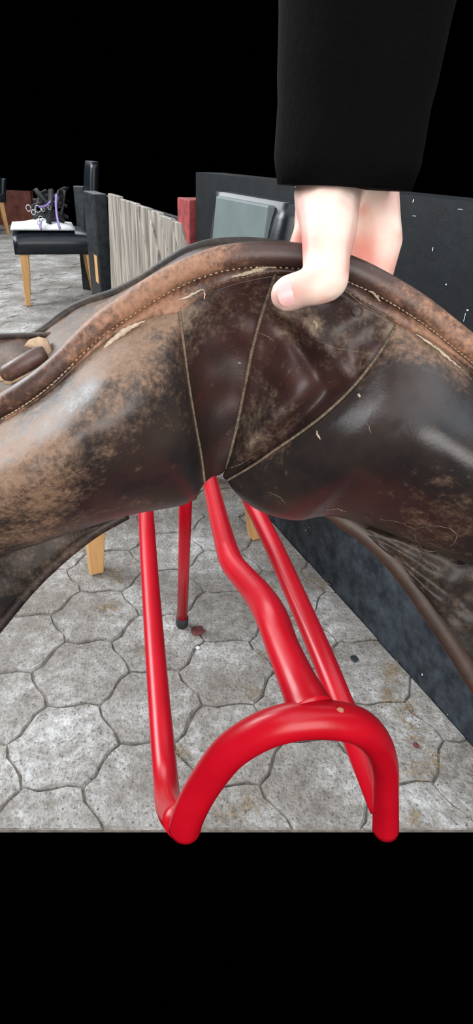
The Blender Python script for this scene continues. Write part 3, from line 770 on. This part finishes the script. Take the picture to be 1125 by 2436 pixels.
def ff2(u, v):
    return 0.016*edge(u, 3)*edge(v, 3) + 0.004*noise.noise(V((u*5, v*9, 2)))*edge(u, 2)*edge(v, 2) - 0.006*math.exp(-((v-.14)/.05)**2)*math.exp(-((u-.6)/.2)**2)
body('flap', g, ff2, lambda u, v: 0.008, MAT['flap'], sad, 'right flap, wrinkled dark brown', 0.05, 0.0015)
e = cat(fB2, 80); o = tube('flap_edge', [W(p[0] + 4, p[1] - 8, p[2] - .010) for p in e], [0.0010 + 0.0052*min(1, i/8) for i in range(len(e))], MAT['seat'], sad, 16); put_wear(o.data, -0.35); o['label'] = 'rounded reddish edge of the right flap'
# wrinkle cords on right flap pocket
def crease(pts, r, mat, Z0):
    c = cat([(x, y, Z0) for x, y in pts], 24)
    return tube('frayed_crease', [W(p[0], p[1] + 2*noise.noise(V((p[0]*.1, 0, 0))), p[2]) for p in c], [r*(0.4 + 0.9*abs(noise.noise(V((i*.7, 3, 1))))) for i in range(len(c))], mat, sad, 6)

# frayed creases and lint lying on the leather, set down on the real surface
from mathutils.bvhtree import BVHTree
_tv, _tf = [], []
for ch in sad.children:
    if ch.name.split('.')[0] in ('panel', 'gusset', 'flap', 'facing_strip'):
        b = len(_tv); mw = ch.matrix_parent_inverse
        _tv += [v.co.copy() for v in ch.data.vertices]; _tf += [tuple(i + b for i in p.vertices) for p in ch.data.polygons]
BV = BVHTree.FromPolygons(_tv, _tf)
def surf(px, py):
    d = ray(px, py).normalized(); hit = BV.ray_cast(CAM, d)
    return (hit[0], hit[1] if hit[1].dot(d) < 0 else -hit[1]) if hit[0] is not None else (W(px, py, .35), -d)
def on_leather(name, pts, rad, mat, seed=0):
    c = cat([(x, y, 0.0) for x, y in pts], 40); P, R_ = [], []
    for i, p in enumerate(c):
        j = 2.5*noise.noise(V((p[0]*.11, p[1]*.11, seed)))
        h, n_ = surf(p[0] + j, p[1] - j); P.append(h + n_*rad*0.15)
        R_.append(max(.00008, rad*(0.55 + 0.9*noise.noise(V((i*.45, seed, 1)))) * math.sin(math.pi*(i+.5)/41)**.5))
    o = link(name, mesh(name, *tube_geo(P, R_, 6)), mat, sad); o['kind'] = 'stuff'; return o
for k, (pts, rad) in enumerate([
    ([(752, 808), (785, 824), (835, 835), (892, 842)], .00040), ([(640, 775), (665, 757), (700, 750), (735, 762), (758, 800)], .00030),
    ([(745, 762), (750, 770), (752, 782)], .0010), ([(610, 790), (635, 800), (652, 812)], .0004), ([(445, 770), (470, 745), (478, 735)], .0004), 
    ([(530, 1118), (570, 1105), (610, 1080)], .0004), ([(960, 1262), (1000, 1255), (1050, 1252), (1085, 1270), (1072, 1298), (1030, 1312), (1000, 1302), (985, 1272)], .00045),
    ([(985, 1285), (1000, 1320), (1030, 1355), (1045, 1390)], .0003), ([(900, 1235), (950, 1243), (985, 1258)], .0003), ([(1050, 1335), (1090, 1345), (1125, 1340)], .0003),
    ([(770, 1215), (800, 1210), (825, 1217)], .0006), ([(753, 1025), (757, 1035), (762, 1046)], .0009), ([(852, 938), (858, 944)], .0010), ([(874, 1008), (880, 1022), (884, 1032)], .0007),
    ([(640, 1170), (665, 1183), (680, 1200)], .0003), ([(565, 862), (572, 866)], .0008), ([(1000, 812), (1040, 838), (1085, 872), (1125, 905)], .0007), ([(820, 690), (850, 715), (900, 748), (935, 768)], .0006)]):
    on_leather('frayed_crease', pts, rad, MAT['thread_dark'] if k not in (2, 11, 12, 15) else MAT['lint'], k)
h, n_ = surf(851, 741)
t1 = n_.orthogonal().normalized(); t2 = n_.cross(t1)
o = link('rivet', mesh('rivet', *tube_geo([h + n_*.0003 + (t1*math.cos(a) + t2*math.sin(a))*.0026 for a in [2*math.pi*i/20 for i in range(21)]], .0006, 8)), MAT['flap'], sad); put_wear(o.data)

# ------------------------------------------------------------------ the hand
per = empty('person', W(790, 560, 0.31), 'pale bare hand from above gripping the saddle edge, thumb in front and fingers behind', 'person')
def chain(pts, step=0.22):
    out = []
    for a, b in zip(pts, pts[1:]):
        A, B = W(*a[:3]), W(*b[:3]); L_ = (B-A).length; n = max(2, int(L_/(min(a[3], b[3])*step)))
        for i in range(n): out.append((A.lerp(B, i/n), lerp(a[3], b[3], i/n)))
    out.append((W(*pts[-1][:3]), pts[-1][3])); return out
balls = []
balls += chain([(805, 395, .336, .0200), (778, 462, .310, .0182), (782, 545, .283, .0138), (776, 610, .272, .0114), (775, 662, .2655, .0107), (752, 680, .2655, .0088), (718, 687, .269, .0083), (690, 697, .273, .0085), (682, 701, .273, .0079)])
balls += chain([(800, 380, .335, .021), (870, 420, .338, .019), (888, 500, .338, .0155), (899, 570, .336, .0142), (893, 640, .334, .0110), (880, 700, .330, .0095), (865, 740, .325, .0085)])   # ring side
balls += chain([(840, 400, .338, .020), (850, 500, .340, .0140), (852, 580, .338, .0105), (846, 640, .334, .0098), (838, 700, .328, .0085)])
balls += chain([(800, 400, .338, .020), (800, 500, .342, .0150), (790, 590, .340, .0105), (785, 650, .335, .0095), (780, 690, .330, .0085)])
balls += chain([(780, 400, .335, .020), (762, 480, .340, .0150), (738, 550, .340, .0100), (722, 590, .337, .0092), (712, 630, .333, .0085)])
bm = bmesh.new()
for p, r in balls:
    bmesh.ops.create_icosphere(bm, subdivisions=2, radius=r, matrix=Matrix.Translation(p))
me = bpy.data.meshes.new('hand'); bm.to_mesh(me); bm.free()
tmp = bpy.data.objects.new('hand_tmp', me); C.objects.link(tmp)
md = tmp.modifiers.new('r', 'REMESH'); md.mode = 'VOXEL'; md.voxel_size = 0.0013
sm = tmp.modifiers.new('s', 'SMOOTH'); sm.factor = 0.5; sm.iterations = 6
dg = bpy.context.evaluated_depsgraph_get(); me2 = bpy.data.meshes.new_from_object(tmp.evaluated_get(dg))
C.objects.unlink(tmp); bpy.data.objects.remove(tmp)
me2.materials.clear()
hand = link('hand', me2, MAT['skin'], per)
hand['label'] = 'pale bare hand with five fingers'
HB = [(735, 575, 26, .55), (715, 505, 30, .35), (690, 690, 28, .55), (735, 655, 20, .35), (650, 710, 12, .3), (862, 590, 30, .75), (880, 640, 30, .45), (700, 585, 22, .8), (862, 500, 14, .45), (930, 470, 25, .3), (940, 640, 22, .4), (770, 722, 16, .4), (835, 640, 14, .5), (955, 560, 10, .4)]  # skin flush, plus shade in creases and between fingers painted as redness
at_ = hand.data.attributes.new('flush', 'FLOAT', 'POINT'); vals_ = []
for v in hand.data.vertices:
    d = v.co - CAM; z = d.dot(_F); px = 562.5 + d.dot(_R)/z*FPX; py = 1218 - d.dot(_U)/z*FPX
    vals_.append(min(.85, sum(a*math.exp(-((px-x)**2 + (py-y)**2)/(2*s_*s_)) for x, y, s_, a in HB)))
at_.data.foreach_set('value', vals_)
def nailpatch(name, c, along, nrm, a, b, th, mat):
    along = (along - nrm*along.dot(nrm)).normalized(); sdv = nrm.cross(along); vs, fs = [], []; n = 24
    rings = (1.0, .8, .5)
    for rr in rings:
        for k in range(n):
            t = 2*math.pi*k/n; cx = math.copysign(abs(math.cos(t))**.75, math.cos(t)); sy = math.copysign(abs(math.sin(t))**.75, math.sin(t))
            u, v = cx*a*rr, sy*b*rr
            vs.append(c + along*u + sdv*v + nrm*(th*(1-rr**3) - 0.30*v*v/ b * 1.0))
    vs.append(c + nrm*th)
    for q in range(2):
        for k in range(n): fs.append((q*n+k, q*n+(k+1) % n, (q+1)*n+(k+1) % n, (q+1)*n+k))
    fs += [(2*n+k, 2*n+(k+1) % n, 3*n) for k in range(n)]
    m_ = mesh(name, vs, fs); return link(name, m_, mat, hand)
tipd = (W(684, 700, .273) - W(712, 690, .269)).normalized()
nv_ = (-_F*0.93 - _U*0.36 + _R*0.02).normalized()
ax = W(688, 697, .2718)
nailpatch('nail', ax + nv_*0.0079, tipd, nv_, .0062, .0050, .0007, MAT['nail'])
nailpatch('nail_tip', W(681, 699, .2726) + tipd*0.0048 + nv_*0.0062, tipd, (nv_ + tipd*0.55).normalized(), .0026, .0046, .0006, MAT['nail_tip'])
# dark sleeve over wrist and forearm
sd_ = (_U*.88 - _F*.47 + _R*.05).normalized(); s0_ = W(817, 447, .306)
sl = [s0_ + sd_*t for t in [k/40*0.46 for k in range(41)]]
sr = [(.0345 if i == 0 else .036 + .0006*i) * (1 + .03*noise.noise(V((i*.5, 0, 0)))) for i in range(41)]
sv = tube('sleeve', sl, sr, MAT['sleeve'], per, 32)

# ------------------------------------------------------------------ small things on the floor
def ground_blob(name, px, py, r, h, mat, label, cat_, seed=0, sx=1.0):
    p = G(px, py, 0.001); rnd = random.Random(seed); n = 11
    ring_ = [p + V((math.cos(2*math.pi*k/n)*r*sx*rnd.uniform(.8, 1.15), math.sin(2*math.pi*k/n)*r*rnd.uniform(.8, 1.15), 0)) for k in range(n)]
    vs = ring_ + [q_.lerp(p, .22) + V((0, 0, h*rnd.uniform(.8, 1.1))) for q_ in ring_] + [p + V((0, 0, h*1.1))]
    fs = [tuple(range(n))[::-1]] + [(i, (i+1) % n, n+(i+1) % n, n+i) for i in range(n)] + [(n+i, n+(i+1) % n, 2*n) for i in range(n)]
    o = link(name, mesh(name, vs, fs), mat, None, False)
    return tag(o, label, cat_)
ground_blob('clay_fragment', 471, 1500, .0165, .004, MAT['clay'], 'dark red clay fragment on the pavers beside the black rubber foot', 'fragment', 2)
ground_blob('stone_chip', 471, 1541, .005, .002, MAT['chip'], 'tiny white chip lying just in front of the red clay fragment', 'chip', 3)
ground_blob('dirt_clump', 843, 1567, .010, .003, MAT['rubber'], 'small dark clump on the floor between red rail and black wall', 'clump', 4)
ground_blob('clay_crumb', 989, 1773, .006, .003, MAT['clay'], 'small dark red crumb on the floor right of the hoop', 'crumb', 6)
# straw in the joints
sv_, sf_ = [], []
rnd = random.Random(11)
for (px, py, n, sp) in [(195,1305,6,10),(270,1360,12,16),(265,1440,14,16),(285,1385,6,10),(243,1447,8,6),(342,1545,8,12),(930,1600,22,18),(925,1650,18,16),(970,1690,22,24),(990,1750,10,22),(1030,1810,14,24),(990,1840,10,20),
                        (985,1940,12,14),(550,1930,10,20),(590,1915,14,20),(430,1790,10,12),(690,1480,6,10),(648,1395,8,10),(760,1380,8,16),(620,1560,7,18),(555,1300,4,8),(600,1640,6,20)]:
    for _ in range(n):
        p = G(px + rnd.gauss(0, sp*.6), py + rnd.gauss(0, sp*.6), 0.0025); a = rnd.uniform(0, math.pi); l_ = rnd.uniform(.005, .018)
        d_ = V((math.cos(a), math.sin(a), rnd.uniform(-.04, .12)))*l_
        v_, f_ = tube_geo([p - d_, p + V((0,0,.0008)), p + d_], .0005, 4); k = len(sv_); sv_ += v_; sf_ += [tuple(q+k for q in f) for f in f_]
o = link('straw', mesh('straw', sv_, sf_), MAT['straw'], None, False); tag(o, 'loose bits of straw scattered along the paver joints', 'straw', None, 'stuff')
